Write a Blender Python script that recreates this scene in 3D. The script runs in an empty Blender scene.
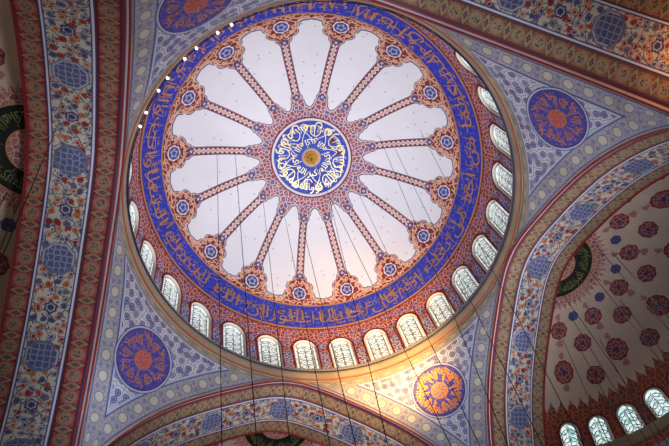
import bpy, math, random
from math import sin, cos, pi, radians as R, sqrt, atan2, hypot, floor
from mathutils import Vector, Matrix
random.seed(7)
S = bpy.context.scene
COL = S.collection
H = 39.3                      # height of the dome cornice above the floor
ZC, RHO = -2.914, 13.744      # sphere of the main dome (relative to the cornice)
A = 11.75                     # half side of the crossing square

# ------------------------------------------------------------------ objects
def tag(o, label=None, cat=None, group=None, kind=None):
    if label: o['label'] = label
    if cat: o['category'] = cat
    if group: o['group'] = group
    if kind: o['kind'] = kind
    return o
def empty(name, loc, label, cat, group=None, kind=None):
    o = bpy.data.objects.new(name, None); o.location = loc; COL.objects.link(o)
    o.empty_display_size = .3
    return tag(o, label, cat, group, kind)

class MB:
    """collects faces in world space and links them as one mesh object"""
    def __init__(s): s.v = []; s.f = []; s.m = []; s.uv = []; s.mats = []
    def mi(s, mat):
        if mat not in s.mats: s.mats.append(mat)
        return s.mats.index(mat)
    def grid(s, rows, mat, uvs=None, closed=False):
        """rows: list of lists of points"""
        b = len(s.v); n = len(rows[0]); k = s.mi(mat)
        for i, r in enumerate(rows):
            for j, p in enumerate(r):
                s.v.append(p); s.uv.append(uvs[i][j] if uvs else (0, 0))
        for i in range(len(rows)-1):
            for j in range(n-1):
                a = b+i*n+j
                s.f.append((a, a+1, a+n+1, a+n)); s.m.append(k)
            if closed:
                a = b+i*n
                s.f.append((a+n-1, a, a+n, a+2*n-1)); s.m.append(k)
        return s
    def poly(s, pts, mat, uvs=None):
        b = len(s.v); k = s.mi(mat)
        for i, p in enumerate(pts):
            s.v.append(p); s.uv.append(uvs[i] if uvs else (0, 0))
        s.f.append(tuple(range(b, b+len(pts)))); s.m.append(k)
        return s
    def fan(s, c, pts, mat, uvs=None):
        b = len(s.v); k = s.mi(mat); n = len(pts)
        s.v.append(c); s.uv.append((sum(q[0] for q in uvs)/n, sum(q[1] for q in uvs)/n) if uvs else (0, 0))
        for i, p in enumerate(pts):
            s.v.append(p); s.uv.append(uvs[i] if uvs else (0, 0))
        for i in range(n):
            s.f.append((b, b+1+i, b+1+(i+1) % n)); s.m.append(k)
        return s
    def tris(s, verts, faces, mat):
        b = len(s.v); k = s.mi(mat)
        for p in verts: s.v.append(p); s.uv.append((0, 0))
        for f in faces: s.f.append(tuple(b+i for i in f)); s.m.append(k)
        return s
    def tube(s, pts, r, mat, n=6, closed=False):
        P = [Vector(p) for p in pts]; rows = []
        for i, p in enumerate(P):
            if closed: t = P[(i+1) % len(P)]-P[i-1]
            else: t = P[min(i+1, len(P)-1)]-P[max(i-1, 0)]
            t.normalize()
            up = Vector((0, 0, 1)) if abs(t.z) < .9 else Vector((1, 0, 0))
            a = t.cross(up).normalized(); b = t.cross(a)
            rows.append([tuple(p+a*(r*cos(2*pi*k/n))+b*(r*sin(2*pi*k/n))) for k in range(n)])
        if closed: rows.append(rows[0])
        s.grid(rows, mat, closed=True)
        return s
    def build(s, name, parent=None, smooth=True, label=None):
        me = bpy.data.meshes.new(name)
        org = Vector((0, 0, 0))
        if parent is not None: org = parent_world(parent)
        me.from_pydata([tuple(Vector(p)-org) for p in s.v], [], s.f)
        for mt in s.mats: me.materials.append(mt)
        me.polygons.foreach_set('material_index', s.m)
        if smooth: me.polygons.foreach_set('use_smooth', [True]*len(s.f))
        l = me.uv_layers.new(name='UVMap')
        buf = []
        for lp in me.loops: buf.extend(s.uv[lp.vertex_index])
        l.data.foreach_set('uv', buf)
        me.update()
        o = bpy.data.objects.new(name, me); COL.objects.link(o)
        if parent is not None: o.parent = parent
        if label: o['label'] = label
        return o
def parent_world(p):
    v = Vector((0, 0, 0))
    while p is not None: v += p.location; p = p.parent
    return v
def lerp(a, b, t): return a+(b-a)*t
def interp(x, X, Y):
    if x <= X[0]: return Y[0]
    for i in range(len(X)-1):
        if x <= X[i+1]:
            return lerp(Y[i], Y[i+1], (x-X[i])/(X[i+1]-X[i]) if X[i+1] > X[i] else 1)
    return Y[-1]
def lin(a, b, n): return [a+(b-a)*i/(n-1) for i in range(n)]

# ------------------------------------------------------------------ materials
def srgb(c):
    f = lambda x: x/12.92 if x <= .04045 else ((x+.055)/1.055)**2.4
    return tuple(f(x/255) for x in c)+(1,)
class G:
    """tiny expression builder for shader nodes"""
    def __init__(s, name, rough=.65):
        s.mat = bpy.data.materials.new(name); s.mat.use_nodes = True
        s.t = s.mat.node_tree; s.N = s.t.nodes; s.bsdf = s.N['Principled BSDF']
        s.bsdf.inputs['Roughness'].default_value = rough
        s.bsdf.inputs['Specular IOR Level'].default_value = .3
        s._uv = None
    def put(s, sock, v):
        if isinstance(v, (int, float, tuple)): sock.default_value = v
        else: s.t.links.new(v, sock)
    def m(s, op, a, b=0.0, c=0.0):
        n = s.N.new('ShaderNodeMath'); n.operation = op
        s.put(n.inputs[0], a); s.put(n.inputs[1], b); s.put(n.inputs[2], c)
        return n.outputs[0]
    def add(s, a, b): return s.m('ADD', a, b)
    def sub(s, a, b): return s.m('SUBTRACT', a, b)
    def mul(s, a, b): return s.m('MULTIPLY', a, b)
    def lt(s, a, b): return s.m('LESS_THAN', a, b)
    def gt(s, a, b): return s.m('GREATER_THAN', a, b)
    def abs(s, a): return s.m('ABSOLUTE', a)
    def mx(s, a, b): return s.m('MAXIMUM', a, b)
    def mn(s, a, b): return s.m('MINIMUM', a, b)
    def sin(s, a): return s.m('SINE', a)
    def per(s, a, p): return s.sub(s.m('FLOORED_MODULO', a, p), p/2)
    def hyp(s, a, b): return s.m('SQRT', s.add(s.mul(a, a), s.mul(b, b)))
    def near(s, a, b, w): return s.lt(s.abs(s.sub(a, b)), w)
    def mix(s, f, a, b):
        n = s.N.new('ShaderNodeMix'); n.data_type = 'RGBA'
        s.put(n.inputs[0], f)
        s.put(n.inputs[6], srgb(a) if isinstance(a, tuple) and len(a) == 3 else a)
        s.put(n.inputs[7], srgb(b) if isinstance(b, tuple) and len(b) == 3 else b)
        return n.outputs[2]
    def uv(s):
        if not s._uv:
            n = s.N.new('ShaderNodeUVMap'); n.uv_map = 'UVMap'
            x = s.N.new('ShaderNodeSeparateXYZ'); s.t.links.new(n.outputs[0], x.inputs[0])
            s._uv = (x.outputs[0], x.outputs[1])
        return s._uv
    def vec(s, x, y, z=0.0):
        n = s.N.new('ShaderNodeCombineXYZ')
        s.put(n.inputs[0], x); s.put(n.inputs[1], y); s.put(n.inputs[2], z)
        return n.outputs[0]
    def noise(s, scale, vec=None, detail=2.0):
        n = s.N.new('ShaderNodeTexNoise'); n.inputs['Scale'].default_value = scale
        n.inputs['Detail'].default_value = detail
        if vec is None:
            tc = s.N.new('ShaderNodeTexCoord'); vec = tc.outputs['Object']
        s.t.links.new(vec, n.inputs['Vector'])
        return n.outputs['Fac']
    def warp(s, amt, scale):
        u, v = s.uv()
        n = s.N.new('ShaderNodeTexNoise'); n.inputs['Scale'].default_value = scale
        s.t.links.new(s.vec(u, v), n.inputs['Vector'])
        x = s.N.new('ShaderNodeSeparateColor'); s.t.links.new(n.outputs['Color'], x.inputs[0])
        return (s.add(u, s.mul(s.sub(x.outputs[0], .5), amt)), s.add(v, s.mul(s.sub(x.outputs[1], .5), amt)))
    def vor(s, scale, uv=None, edge=False, rnd=1.0):
        n = s.N.new('ShaderNodeTexVoronoi'); n.voronoi_dimensions = '2D'
        if edge: n.feature = 'DISTANCE_TO_EDGE'
        n.inputs['Scale'].default_value = scale
        n.inputs['Randomness'].default_value = rnd
        u, v = uv or s.uv()
        s.t.links.new(s.vec(u, v), n.inputs['Vector'])
        if edge: return n.outputs['Distance']
        x = s.N.new('ShaderNodeSeparateColor'); s.t.links.new(n.outputs['Color'], x.inputs[0])
        return n.outputs['Distance'], x.outputs[0], x.outputs[1]
    def steps(s, fac, cols):
        n = s.N.new('ShaderNodeValToRGB'); n.color_ramp.interpolation = 'CONSTANT'
        e = n.color_ramp.elements
        while len(e) < len(cols): e.new(.5)
        for i, c in enumerate(cols): e[i].position = i/len(cols)
        for i, c in enumerate(cols): e[i].color = srgb(c)
        s.t.links.new(fac, n.inputs[0]); return n.outputs[0]
    def out(s, col, mottle=.25, scale=.5):
        if isinstance(col, tuple): col = srgb(col) if len(col) == 3 else col
        if mottle:
            n = s.noise(scale, detail=6.0)
            f = s.add(1-mottle*.5, s.mul(s.sub(n, .5), mottle*2))
            v = s.N.new('ShaderNodeMix'); v.data_type = 'RGBA'; v.blend_type = 'MULTIPLY'; v.inputs[0].default_value = 1
            s.put(v.inputs[6], col)
            c = s.N.new('ShaderNodeCombineColor')
            for i in range(3): s.t.links.new(f, c.inputs[i])
            s.t.links.new(c.outputs[0], v.inputs[7]); col = v.outputs[2]
        s.put(s.bsdf.inputs['Base Color'], col)
        return s.mat
def flat(name, c, rough=.6, metal=0.0, mottle=.2, scale=.6):
    g = G(name, rough); g.bsdf.inputs['Metallic'].default_value = metal
    return g.out(c, mottle, scale)

RED, CREAM, BLUE = (118, 30, 36), (226, 196, 186), (56, 66, 150)
def mat_filigree(name, red, cream, blue, scale, share=.22, w=.07):
    g = G(name)
    q = g.warp(.22, 3.0)
    d = g.vor(scale, q, edge=True)
    _, r1, r2 = g.vor(scale, q)
    d2 = g.vor(scale*1.9, q, edge=True)
    c = g.mix(g.lt(r1, share), red, blue)
    c = g.mix(g.lt(d2, w*.55), c, tuple(int(lerp(a, b, .55)) for a, b in zip(red, cream)))
    c = g.mix(g.lt(d, w), c, cream)
    return g.out(c, .2)
def mat_rib():
    g = G('rib_braid'); u, v = g.uv()
    s1 = g.mul(g.sin(g.mul(u, 2*pi/.72)), .15)
    a = g.abs(g.sub(v, s1)); b = g.abs(g.add(v, s1))
    strand = g.lt(g.mn(a, b), .036)
    inner = g.lt(g.abs(v), g.abs(s1))
    c = g.mix(inner, RED, (205, 165, 165))
    p = g.per(g.add(u, .18), .36)
    c = g.mix(g.lt(g.hyp(p, v), .075), c, (70, 70, 135))
    p2 = g.per(u, .36)
    c = g.mix(g.lt(g.hyp(p2, g.sub(g.abs(v), .16)), .045), c, (190, 140, 130))
    c = g.mix(strand, c, (232, 208, 200))
    c = g.mix(g.gt(g.abs(v), .205), c, (150, 90, 95))
    c = g.mix(g.gt(g.abs(v), .235), c, (62, 56, 96))
    return g.out(c, .15)
def mat_chain(name, ground, ring, fill, per=1.15, w=.48, alt=(60, 62, 80)):
    g = G(name); u, v = g.uv()
    q = g.per(u, per); r = g.hyp(q, v)
    q2 = g.per(g.add(u, per/2), per); r2 = g.add(g.mul(g.abs(q2), 1.0), g.mul(g.abs(v), .55))
    n = g.vor(5.0, edge=True)
    c = g.mix(g.lt(n, .09), ground, tuple(int(lerp(a, b, .45)) for a, b in zip(ground, ring)))
    c = g.mix(g.lt(r2, .25), c, fill)
    c = g.mix(g.lt(r2, .12), c, alt)
    c = g.mix(g.lt(r, .37), c, fill)
    nd = g.vor(7.0)
    c = g.mix(g.mul(g.lt(r, .22), g.lt(nd[0], .32)), c, alt)
    c = g.mix(g.near(r, .36, .05), c, ring)
    wv = g.mul(g.sin(g.mul(u, 2*pi/per)), .36)
    c = g.mix(g.lt(g.abs(g.sub(g.abs(v), g.abs(wv))), .03), c, ring)
    c = g.mix(g.gt(g.abs(v), w-.07), c, ground)
    return g.out(c, .35, .4)
def mat_floral(name, ground, cols, sc=2.5, leaf=(96, 104, 112)):
    g = G(name)
    q = g.warp(.30, 2.2)
    d, r1, r2 = g.vor(sc, q, rnd=.8)
    e = g.vor(sc*.55, q, edge=True)
    d3, r3, _ = g.vor(sc*1.9, q)
    c = g.mix(g.lt(e, .035), ground, leaf)
    c = g.mix(g.mul(g.lt(d3, .26), g.lt(r3, .55)), c, leaf)
    fc = g.steps(r1, cols)
    c = g.mix(g.lt(d, .40), c, fc)
    c = g.mix(g.mul(g.near(d, .27, .035), g.lt(r2, .6)), c, ground)
    c = g.mix(g.lt(d, .10), c, (60, 50, 70))
    return g.out(c, .3, .4)
def mat_lattice():
    g = G('pendentive_lattice')
    q = g.warp(.12, 2.0)
    d, r1, r2 = g.vor(1.75, q, rnd=.4)
    e = g.vor(1.75, q, edge=True, rnd=.4)
    c = g.mix(g.lt(e, .04), (192, 188, 196), (130, 126, 152))
    fc = g.steps(r1, [(84, 90, 138), (104, 104, 134), (92, 84, 124), (116, 118, 148)])
    c = g.mix(g.lt(d, .39), c, fc)
    c = g.mix(g.near(d, .22, .03), c, (150, 150, 180))
    return g.out(c, .25)
def mat_lotus(name, ground, spot, vein, per=1.12):
    g = G(name); u, v = g.uv()
    q = g.per(u, per); r = g.hyp(q, v)
    q2 = g.per(g.add(u, per/2), per)
    e = g.vor(4.2, edge=True)
    c = g.mix(g.lt(e, .07), ground, vein)
    c = g.mix(g.lt(g.hyp(q2, g.sub(g.abs(v), .22)), .13), c, vein)
    c = g.mix(g.lt(r, .27), c, spot)
    c = g.mix(g.near(r, .29, .035), c, vein)
    return g.out(c, .35, .5)
def mat_octagon():
    g = G('octagon_interlace')
    e = g.vor(3.4, edge=True, rnd=.4)
    c = g.mix(g.lt(e, .09), (88, 92, 138), (148, 150, 176))
    return g.out(c, .3)
def mat_plaster():
    g = G('white_plaster', .8)
    d, r1, _ = g.vor(1.15)
    c = g.mix(g.mul(g.lt(d, .075), g.lt(r1, .4)), (222, 218, 226), (182, 178, 182))
    return g.out(c, .08, .35)
def mat_bluefield(name, base, vine, sc=3.2, share=.35):
    g = G(name)
    q = g.warp(.3, 2.0)
    e = g.vor(sc, q, edge=True)
    d, r, _ = g.vor(sc*1.3, q)
    c = g.mix(g.lt(e, .035), base, vine)
    c = g.mix(g.mul(g.lt(d, .2), g.lt(r, share)), c, tuple(min(255, int(x*1.1)) for x in vine))
    return g.out(c, .25)
def mat_glass(name, a, b, strength):
    g = G(name, .4)
    d, r1, r2 = g.vor(6.0)
    c = g.steps(r1, [a, a, b, a, (235, 240, 232), a])
    c = g.mix(g.gt(d, .62), c, (150, 160, 160))
    g.put(g.bsdf.inputs['Base Color'], srgb((200, 205, 205)))
    g.put(g.bsdf.inputs['Emission Color'], c)
    g.bsdf.inputs['Emission Strength'].default_value = strength
    return g.mat

M = dict(
    plaster=mat_plaster(), rib=mat_rib(),
    filigree=mat_filigree('red_arabesque', RED, (218, 164, 146), (110, 56, 84), 2.6, .15, .085),
    roots=mat_filigree('rose_arabesque', (136, 60, 74), (214, 184, 188), (86, 82, 140), 3.4, .3, .1),
    drum=mat_filigree('drum_arabesque', (134, 40, 44), (210, 156, 146), (84, 82, 150), 3.3, .27, .095),
    drumblue=mat_filigree('drum_blue_panel', (70, 66, 140), (206, 196, 214), (120, 70, 110), 3.6, .25, .1),
    band=mat_bluefield('inscription_blue', (42, 54, 172), (84, 86, 176), 2.4, .4),
    medblue=mat_bluefield('medallion_blue', (46, 68, 176), (74, 96, 190), 3.0, .3),
    gold=flat('gilding', (232, 196, 120), .32, .75, .1), goldmatte=flat('ochre_gilding', (206, 152, 122), .42, .65, .3, 1.2),
    goldbright=flat('bright_gilding', (250, 232, 176), .45, .15, .15),
    boss=flat('polished_gold_boss', (226, 170, 62), .3, .4, .1),
    ochreline=flat('ochre_line', (178, 128, 84), .6), line=flat('dark_blue_line', (62, 56, 104)),
    paleline=flat('pale_line', (214, 208, 218)), blueline=flat('blue_line', (70, 78, 140)),
    pinkline=flat('rose_line', (206, 180, 184)), redline=flat('red_line', (132, 32, 40)), orangeline=flat('orange_line', (150, 82, 58)),
    winred=flat('window_red_border', (120, 20, 36)),
    stone=flat('grey_stone', (158, 152, 150), .7, 0, .35), beige=flat('beige_stone', (166, 148, 124), .75, 0, .4),
    dark=flat('black_iron', (40, 37, 42), .9),
    ringband=mat_lotus('ring_band_leaves', (158, 146, 130), (176, 160, 136), (120, 116, 120), 1.1),
    lattice=mat_lattice(), lotus=mat_lotus('border_lotus', (158, 152, 156), (186, 176, 160), (122, 120, 144)),
    chaintan=mat_chain('tan_chain_band', (112, 72, 60), (160, 112, 92), (158, 142, 112)), chain=mat_chain('red_chain_band', (100, 32, 36), (166, 84, 76), (150, 126, 98)),
    floral=mat_floral('floral_band', (202, 190, 180), [(176, 82, 46), (150, 44, 42), (92, 98, 146), (112, 110, 128), (190, 110, 66), (80, 84, 120), (160, 62, 50)]),
    octagon=mat_octagon(), lotusgrey=flat('grey_blue_paint', (168, 168, 186)), bossring=flat('cream_ring', (214, 180, 160)), scroll=flat('cream_scroll', (228, 178, 150)), rochre=flat('roundel_gilding', (206, 132, 58), .5, .2, .2), octline=flat('slate_line', (104, 106, 136)), white=flat('white_paint', (222, 218, 220)),
    orange=flat('orange_medallion', (196, 92, 40)), violet=flat('violet_blue', (72, 68, 146)),
    rblue=mat_bluefield('roundel_blue', (60, 62, 150), (128, 86, 118), 2.6, .5),
    rgold=flat('roundel_ochre', (186, 118, 74), .5, .1, .3, 1.5),
    semi=flat('cream_plaster', (206, 180, 166), .8, 0, .2), cart=mat_filigree('cartouche_red', (112, 40, 50), (176, 116, 116), (84, 50, 84), 3.6, .25, .12),
    cartblue=flat('cartouche_blue', (78, 74, 128)), semired=mat_filigree('half_dome_arabesque', (138, 58, 42), (186, 118, 88), (98, 62, 74), 2.6, .25, .07),
    fringe=mat_filigree('fringe_rose', (160, 98, 96), (206, 168, 158), (120, 74, 90), 3.4, .2, .07),
    black=flat('black_green_ground', (16, 22, 18), .5), blackgold=flat('dull_gold_script', (126, 124, 78), .5, .1),
    glass=mat_glass('bright_window_glass', (226, 236, 236), (170, 186, 180), .85),
    glass2=mat_glass('coloured_window_glass', (210, 236, 240), (120, 190, 180), 1.0),
    tracery=flat('plaster_tracery', (92, 98, 96), .8), winframe=flat('plaster_window_rim', (226, 218, 206), .8),
)

# ------------------------------------------------------------------ Arabic lettering
FORMS = {}
_order = [('\u0627', 0xFE8D, 2), ('\u0628', 0xFE8F, 4), ('\u0629', 0xFE93, 2), ('\u062a', 0xFE95, 4), ('\u062b', 0xFE99, 4), ('\u062c', 0xFE9D, 4),
          ('\u062d', 0xFEA1, 4), ('\u062e', 0xFEA5, 4), ('\u062f', 0xFEA9, 2), ('\u0630', 0xFEAB, 2), ('\u0631', 0xFEAD, 2), ('\u0632', 0xFEAF, 2),
          ('\u0633', 0xFEB1, 4), ('\u0634', 0xFEB5, 4), ('\u0635', 0xFEB9, 4), ('\u0636', 0xFEBD, 4), ('\u0637', 0xFEC1, 4), ('\u0638', 0xFEC5, 4),
          ('\u0639', 0xFEC9, 4), ('\u063a', 0xFECD, 4), ('\u0641', 0xFED1, 4), ('\u0642', 0xFED5, 4), ('\u0643', 0xFED9, 4), ('\u0644', 0xFEDD, 4),
          ('\u0645', 0xFEE1, 4), ('\u0646', 0xFEE5, 4), ('\u0647', 0xFEE9, 4), ('\u0648', 0xFEED, 2), ('\u0649', 0xFEEF, 2), ('\u064a', 0xFEF1, 4),
          ('\u0623', 0xFE83, 2), ('\u0625', 0xFE87, 2), ('\u0626', 0xFE89, 4), ('\u0640', 0x640, 0)]
for ch, base, n in _order: FORMS[ch] = (base, n)
def shape(txt):
    txt = txt.replace('\u0644\u0627', '\x01')
    FORMS['\x01'] = (0xFEFB, 2)
    out = []
    for i, ch in enumerate(txt):
        if ch not in FORMS: out.append(ch); continue
        base, n = FORMS[ch]
        pv = i > 0 and txt[i-1] in FORMS and FORMS[txt[i-1]][1] == 4
        nx = i+1 < len(txt) and txt[i+1] in FORMS and n == 4
        out.append(chr(base+(3 if pv and nx else 1 if pv else 2 if nx else 0)))
    return ''.join(reversed(out))
def text_mesh(body, bold=.015, res=2):
    """flat outline of a shaped Arabic line, font size 1 -> verts, faces"""
    c = bpy.data.curves.new('lettering', 'FONT'); c.body = shape(body)
    c.resolution_u = res; c.offset = bold; c.fill_mode = 'FRONT'
    o = bpy.data.objects.new('lettering', c); COL.objects.link(o)
    dg = bpy.context.evaluated_depsgraph_get()
    m = o.evaluated_get(dg).to_mesh()
    vs = [(v.co.x, v.co.y) for v in m.vertices]; fs = [tuple(p.vertices) for p in m.polygons]
    o.evaluated_get(dg).to_mesh_clear()
    bpy.data.objects.remove(o); bpy.data.curves.remove(c)
    return vs, fs
def box2(vs):
    xs = [v[0] for v in vs]; ys = [v[1] for v in vs]
    return min(xs), max(xs), min(ys), max(ys)

VERSE = '\u0625\u0646 \u0627\u0644\u0644\u0647 \u064a\u0645\u0633\u0643 \u0627\u0644\u0633\u0645\u0627\u0648\u0627\u062a \u0648\u0627\u0644\u0623\u0631\u0636 \u0623\u0646 \u062a\u0632\u0648\u0644\u0627 \u0648\u0644\u0626\u0646 \u0632\u0627\u0644\u062a\u0627 \u0625\u0646 \u0623\u0645\u0633\u0643\u0647\u0645\u0627 \u0645\u0646 \u0623\u062d\u062f \u0645\u0646 \u0628\u0639\u062f\u0647 \u0625\u0646\u0647 \u0643\u0627\u0646 \u062d\u0644\u064a\u0645\u0627 \u063a\u0641\u0648\u0631\u0627 '
LIGHTV = '\u0627\u0644\u0644\u0647 \u0646\u0648\u0631 \u0627\u0644\u0633\u0645\u0627\u0648\u0627\u062a \u0648\u0627\u0644\u0623\u0631\u0636 \u0645\u062b\u0644 \u0646\u0648\u0631\u0647 \u0643\u0645\u0634\u0643\u0627\u0629 '
ALLAH = '\u0627\u0644\u0644\u0647 \u0623\u0643\u0628\u0631 '

def stroke(mb, fn, pts, w, mat, even=False):
    rows = []
    for i in range(len(pts)):
        a = pts[max(i-1, 0)]; b = pts[min(i+1, len(pts)-1)]
        dx, dy = b[0]-a[0], b[1]-a[1]; n = hypot(dx, dy) or 1
        ww = w*(1 if even else .45+.55*sin(pi*i/(len(pts)-1)))
        rows.append([fn(pts[i][0]-dy/n*ww, pts[i][1]+dx/n*ww), fn(pts[i][0]+dy/n*ww, pts[i][1]-dx/n*ww)])
    mb.grid(rows, mat)
# ------------------------------------------------------------------ surfaces
def dome(th, ph, off=0.0):
    if th > 56:                            # the upright drum wall under the vault
        q, z = drum_rz(th); q -= off
        return (q*cos(ph), q*sin(ph), H+z)
    r = RHO-off; t = R(th)
    return (r*sin(t)*cos(ph), r*sin(t)*sin(ph), H+ZC+r*cos(t))
_R56, _Z56 = RHO*sin(R(56)), ZC+RHO*cos(R(56))
def drum_rz(th):
    s_ = RHO*R(th-56); S1 = hypot(11.85-_R56, _Z56-3.4)
    if s_ < S1: return lerp(_R56, 11.85, s_/S1), lerp(_Z56, 3.4, s_/S1)
    return 11.85+.02*(s_-S1), 3.4-(s_-S1)
def rad(th): return RHO*sin(R(th)) if th <= 56 else drum_rz(th)[0]
TT = [0, .6, 1.2, 1.9, 2.6, 3.7, 4.8, 5.9, 7, 8, 9, 9.9, 10.6, 11.2, 11.55, 11.75]
ZT = [-1.5, -1.53, -1.68, -1.95, -2.28, -2.9, -3.52, -4.25, -5.05, -5.95, -7.05, -8.25, -9.4, -10.7, -11.8, -13.4]
def zarch(t): return interp(abs(t), TT, ZT)
# fine symmetric curve of the arch, by arc length
CURVE = []
for i in range(481):
    t = -11.75+23.5*i/480; CURVE.append((t, zarch(t)))
_ts = [c for c in CURVE]
for _ in range(14):                       # soften the corners of the table
    _ts = [_ts[0]]+[(b[0], (a[1]+2*b[1]+c[1])/4) for a, b, c in zip(_ts, _ts[1:], _ts[2:])]+[_ts[-1]]
CURVE = _ts
LEN = [0.0]
for a, b in zip(CURVE, CURVE[1:]): LEN.append(LEN[-1]+hypot(b[0]-a[0], b[1]-a[1]))
MID = LEN[240]
LEN = [l-MID for l in LEN]; LMAX = LEN[-1]
def zc_of(t):
    x = (abs(t)+11.75)/23.5*480; i = min(int(x), 479)
    return lerp(CURVE[i][1], CURVE[i+1][1], x-i)
def arch_at(l):
    l = max(-LMAX, min(LMAX, l))
    lo, hi = 0, 480
    while hi-lo > 1:
        m = (lo+hi)//2
        if LEN[m] <= l: lo = m
        else: hi = m
    k = (l-LEN[lo])/(LEN[hi]-LEN[lo])
    return lerp(CURVE[lo][0], CURVE[hi][0], k), lerp(CURVE[lo][1], CURVE[hi][1], k)
def arch_norm(l):
    a = arch_at(l-.15); b = arch_at(l+.15)
    dx, dz = b[0]-a[0], b[1]-a[1]; n = hypot(dx, dz)
    return (dz/n, -dx/n)                   # points down / inward
def soffit(al, l, d, off=0.0):
    t, z = arch_at(l); nx, nz = arch_norm(l); t += nx*off; z += nz*off
    return (d*cos(al)-t*sin(al), d*sin(al)+t*cos(al), H+z)

# ================================================================== MAIN DOME
RIB0 = R(-117.91); WIN0 = R(147.4)
dm = empty('dome', (0, 0, H), 'great white ribbed dome with sixteen red ribs around a blue medallion', 'dome')
NS = 192
def ring_patch(mb, t0, t1, off, mat, nt=4, n=NS, uv=True, a0=0, a1=2*pi):
    rows = []; uvs = []
    for th in lin(t0, t1, nt):
        rows.append([dome(th, lerp(a0, a1, j/n), off) for j in range(n+1)])
        uvs.append([(lerp(a0, a1, j/n)*rad((t0+t1)/2), RHO*R(th)-RHO*R((t0+t1)/2)) for j in range(n+1)])
    mb.grid(rows, mat, uvs if uv else None); return mb
sh = MB()
ring_patch(sh, 12.4, 20.5, 0, M['roots'], 8)
ring_patch(sh, 20.5, 47.4, 0, M['filigree'], 18)
sh.build('dome_shell', dm)
# medallion
md = MB()
for a, b, mt in ((.5, 11.3, 'medblue'), (11.3, 11.55, 'blueline'), (11.55, 12.25, 'paleline'), (12.25, 12.7, 'redline')):
    ring_patch(md, a, b, .03, M[mt], 6 if b-a > 3 else 2, 96)
med = md.build('central_medallion', dm)
# calligraphy on the medallion: two rings of script and interlacing loops
cal = MB()
def ring_text(mb, fn, body, ang0, ang1, r0, r1, mat, bold=.02, repeat=1, inward=True):
    """script whose letter tops point to the centre; fn(radius_or_theta, phi)"""
    vs, fs = text_mesh(body*repeat, bold)
    x0, x1, y0, y1 = box2(vs)
    P = []
    for x, y in vs:
        k = (x-x0)/(x1-x0); h = (y-y0)/(y1-y0)
        P.append(fn(lerp(r1, r0, h) if inward else lerp(r0, r1, h), lerp(ang0, ang1, k)))
    mb.tris(P, fs, mat)
deg = lambda r: math.degrees(r/RHO)
fmed = lambda r, p: dome(deg(r), p, .06)
ring_text(cal, fmed, LIGHTV, 2*pi+.4, .4, 1.35, 2.74, M['goldbright'], .0)
ring_text(cal, fmed, ALLAH, 2*pi+.1, .1, .78, 1.55, M['goldbright'], .004, 4)
ring_text(cal, fmed, LIGHTV, 2*pi+1.5, 1.5, 1.75, 2.6, M['goldbright'], -.004, 2)
fxy = lambda x, y: dome(deg(hypot(x, y)), atan2(y, x), .07)
for k in range(8):                         # long interlaced loops of the script's tails
    a = 2*pi*k/8+.3
    pts = []
    for q in lin(0, 1, 22):
        rr = 1.05+1.5*sin(pi*q)**.8; an = a+lerp(-.36, .36, q)+.25*sin(2*pi*q)
        pts.append((rr*cos(an), rr*sin(an)))
    stroke(cal, fxy, pts, .034, M['goldbright'])
    pts = [((2.05+.42*cos(w))*cos(a+.39+.19*sin(w)), (2.05+.42*cos(w))*sin(a+.39+.19*sin(w))) for w in lin(0, 1.7*pi, 16)]
    stroke(cal, fxy, pts, .03, M['goldbright'])
cal.build('calligraphy', med, False, 'gilded script in interlaced rings')
for an in (R(-55), R(75), R(-25)):
    rd_ = MB(); c = (2.05*cos(an), 2.05*sin(an))
    rd_.fan(dome(deg(2.05), an, .08), [fxy(c[0]+.17*cos(q)*(1+.3*cos(3*q)), c[1]+.17*sin(q)) for q in lin(0, 2*pi, 13)[:-1]], M['winred'])
    rd_.build('red_drop', med, False)
bs = MB()
prof = [(.7, -.02), (.7, -.07), (.5, -.09), (.47, -.15)]
def lathe(mb, prof, mat, zt, n=40):
    mb.grid([[(r*cos(2*pi*j/n), r*sin(2*pi*j/n), zt+z) for j in range(n)] for r, z in prof], mat, closed=True)
ZT0 = H+ZC+RHO
lathe(bs, prof, M['bossring'], ZT0)
bs2 = MB(); lathe(bs2, [(.5, -.05), (.5, -.16), (.42, -.26), (.34, -.28), (.34, -.36), (.26, -.5), (.12, -.58), (.1, -.75), (.14, -.82), (.08, -.95), (0.001, -.98)], M['boss'], ZT0)
rs = bs.build('boss_ring', dm); bs2.build('gold_boss', dm, label='gold hanging boss at the crown')
# ribs and plaster panels
PO = [(16.0, 9), (16.35, .62), (17.2, .52), (18.2, .50), (18.7, .42), (19.6, .44), (20.3, .33), (21.2, .285), (24, .285), (36.6, .30), (37.6, .36), (38.2, .50),
      (38.9, .57), (39.4, .55), (39.7, .72), (40.3, .92), (41.0, 1.04), (41.8, 1.07), (42.3, 1.02), (42.6, .98), (43.0, 1.12), (43.7, 1.2), (44.4, 1.24), (44.9, 1.34), (45.3, 9)]
PX = [p[0] for p in PO]; PD = [p[1] for p in PO]
hs = R(11.25)
def panel(mb, pc, grow, off, mat):
    ths = sorted(set(PX[:] + lin(16, 45.3, 74))); rows = []; uvs = []
    t0, t1 = ths[0], ths[-1]
    for th in ths:
        full = rad(th)*hs
        d = interp(th, PX, PD)
        if th > 44.4: d = lerp(1.24, full, ((th-44.4)/.9)**2.2)
        if th < 17: d = lerp(full, .54, min(1, ((th-16.0)/1.0))**.5)
        half = max(full-d, 0)+grow
        tt = th+math.degrees(grow/RHO)*(-1 if th < 17 else 1 if th > 44.4 else 0)
        ha = half/rad(th)
        rows.append([dome(tt, pc+lerp(-ha, ha, j/8), off) for j in range(9)])
        uvs.append([(lerp(-half, half, j/8)+pc*37, RHO*R(tt)) for j in range(9)])
    mb.grid(rows, mat, uvs)
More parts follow.
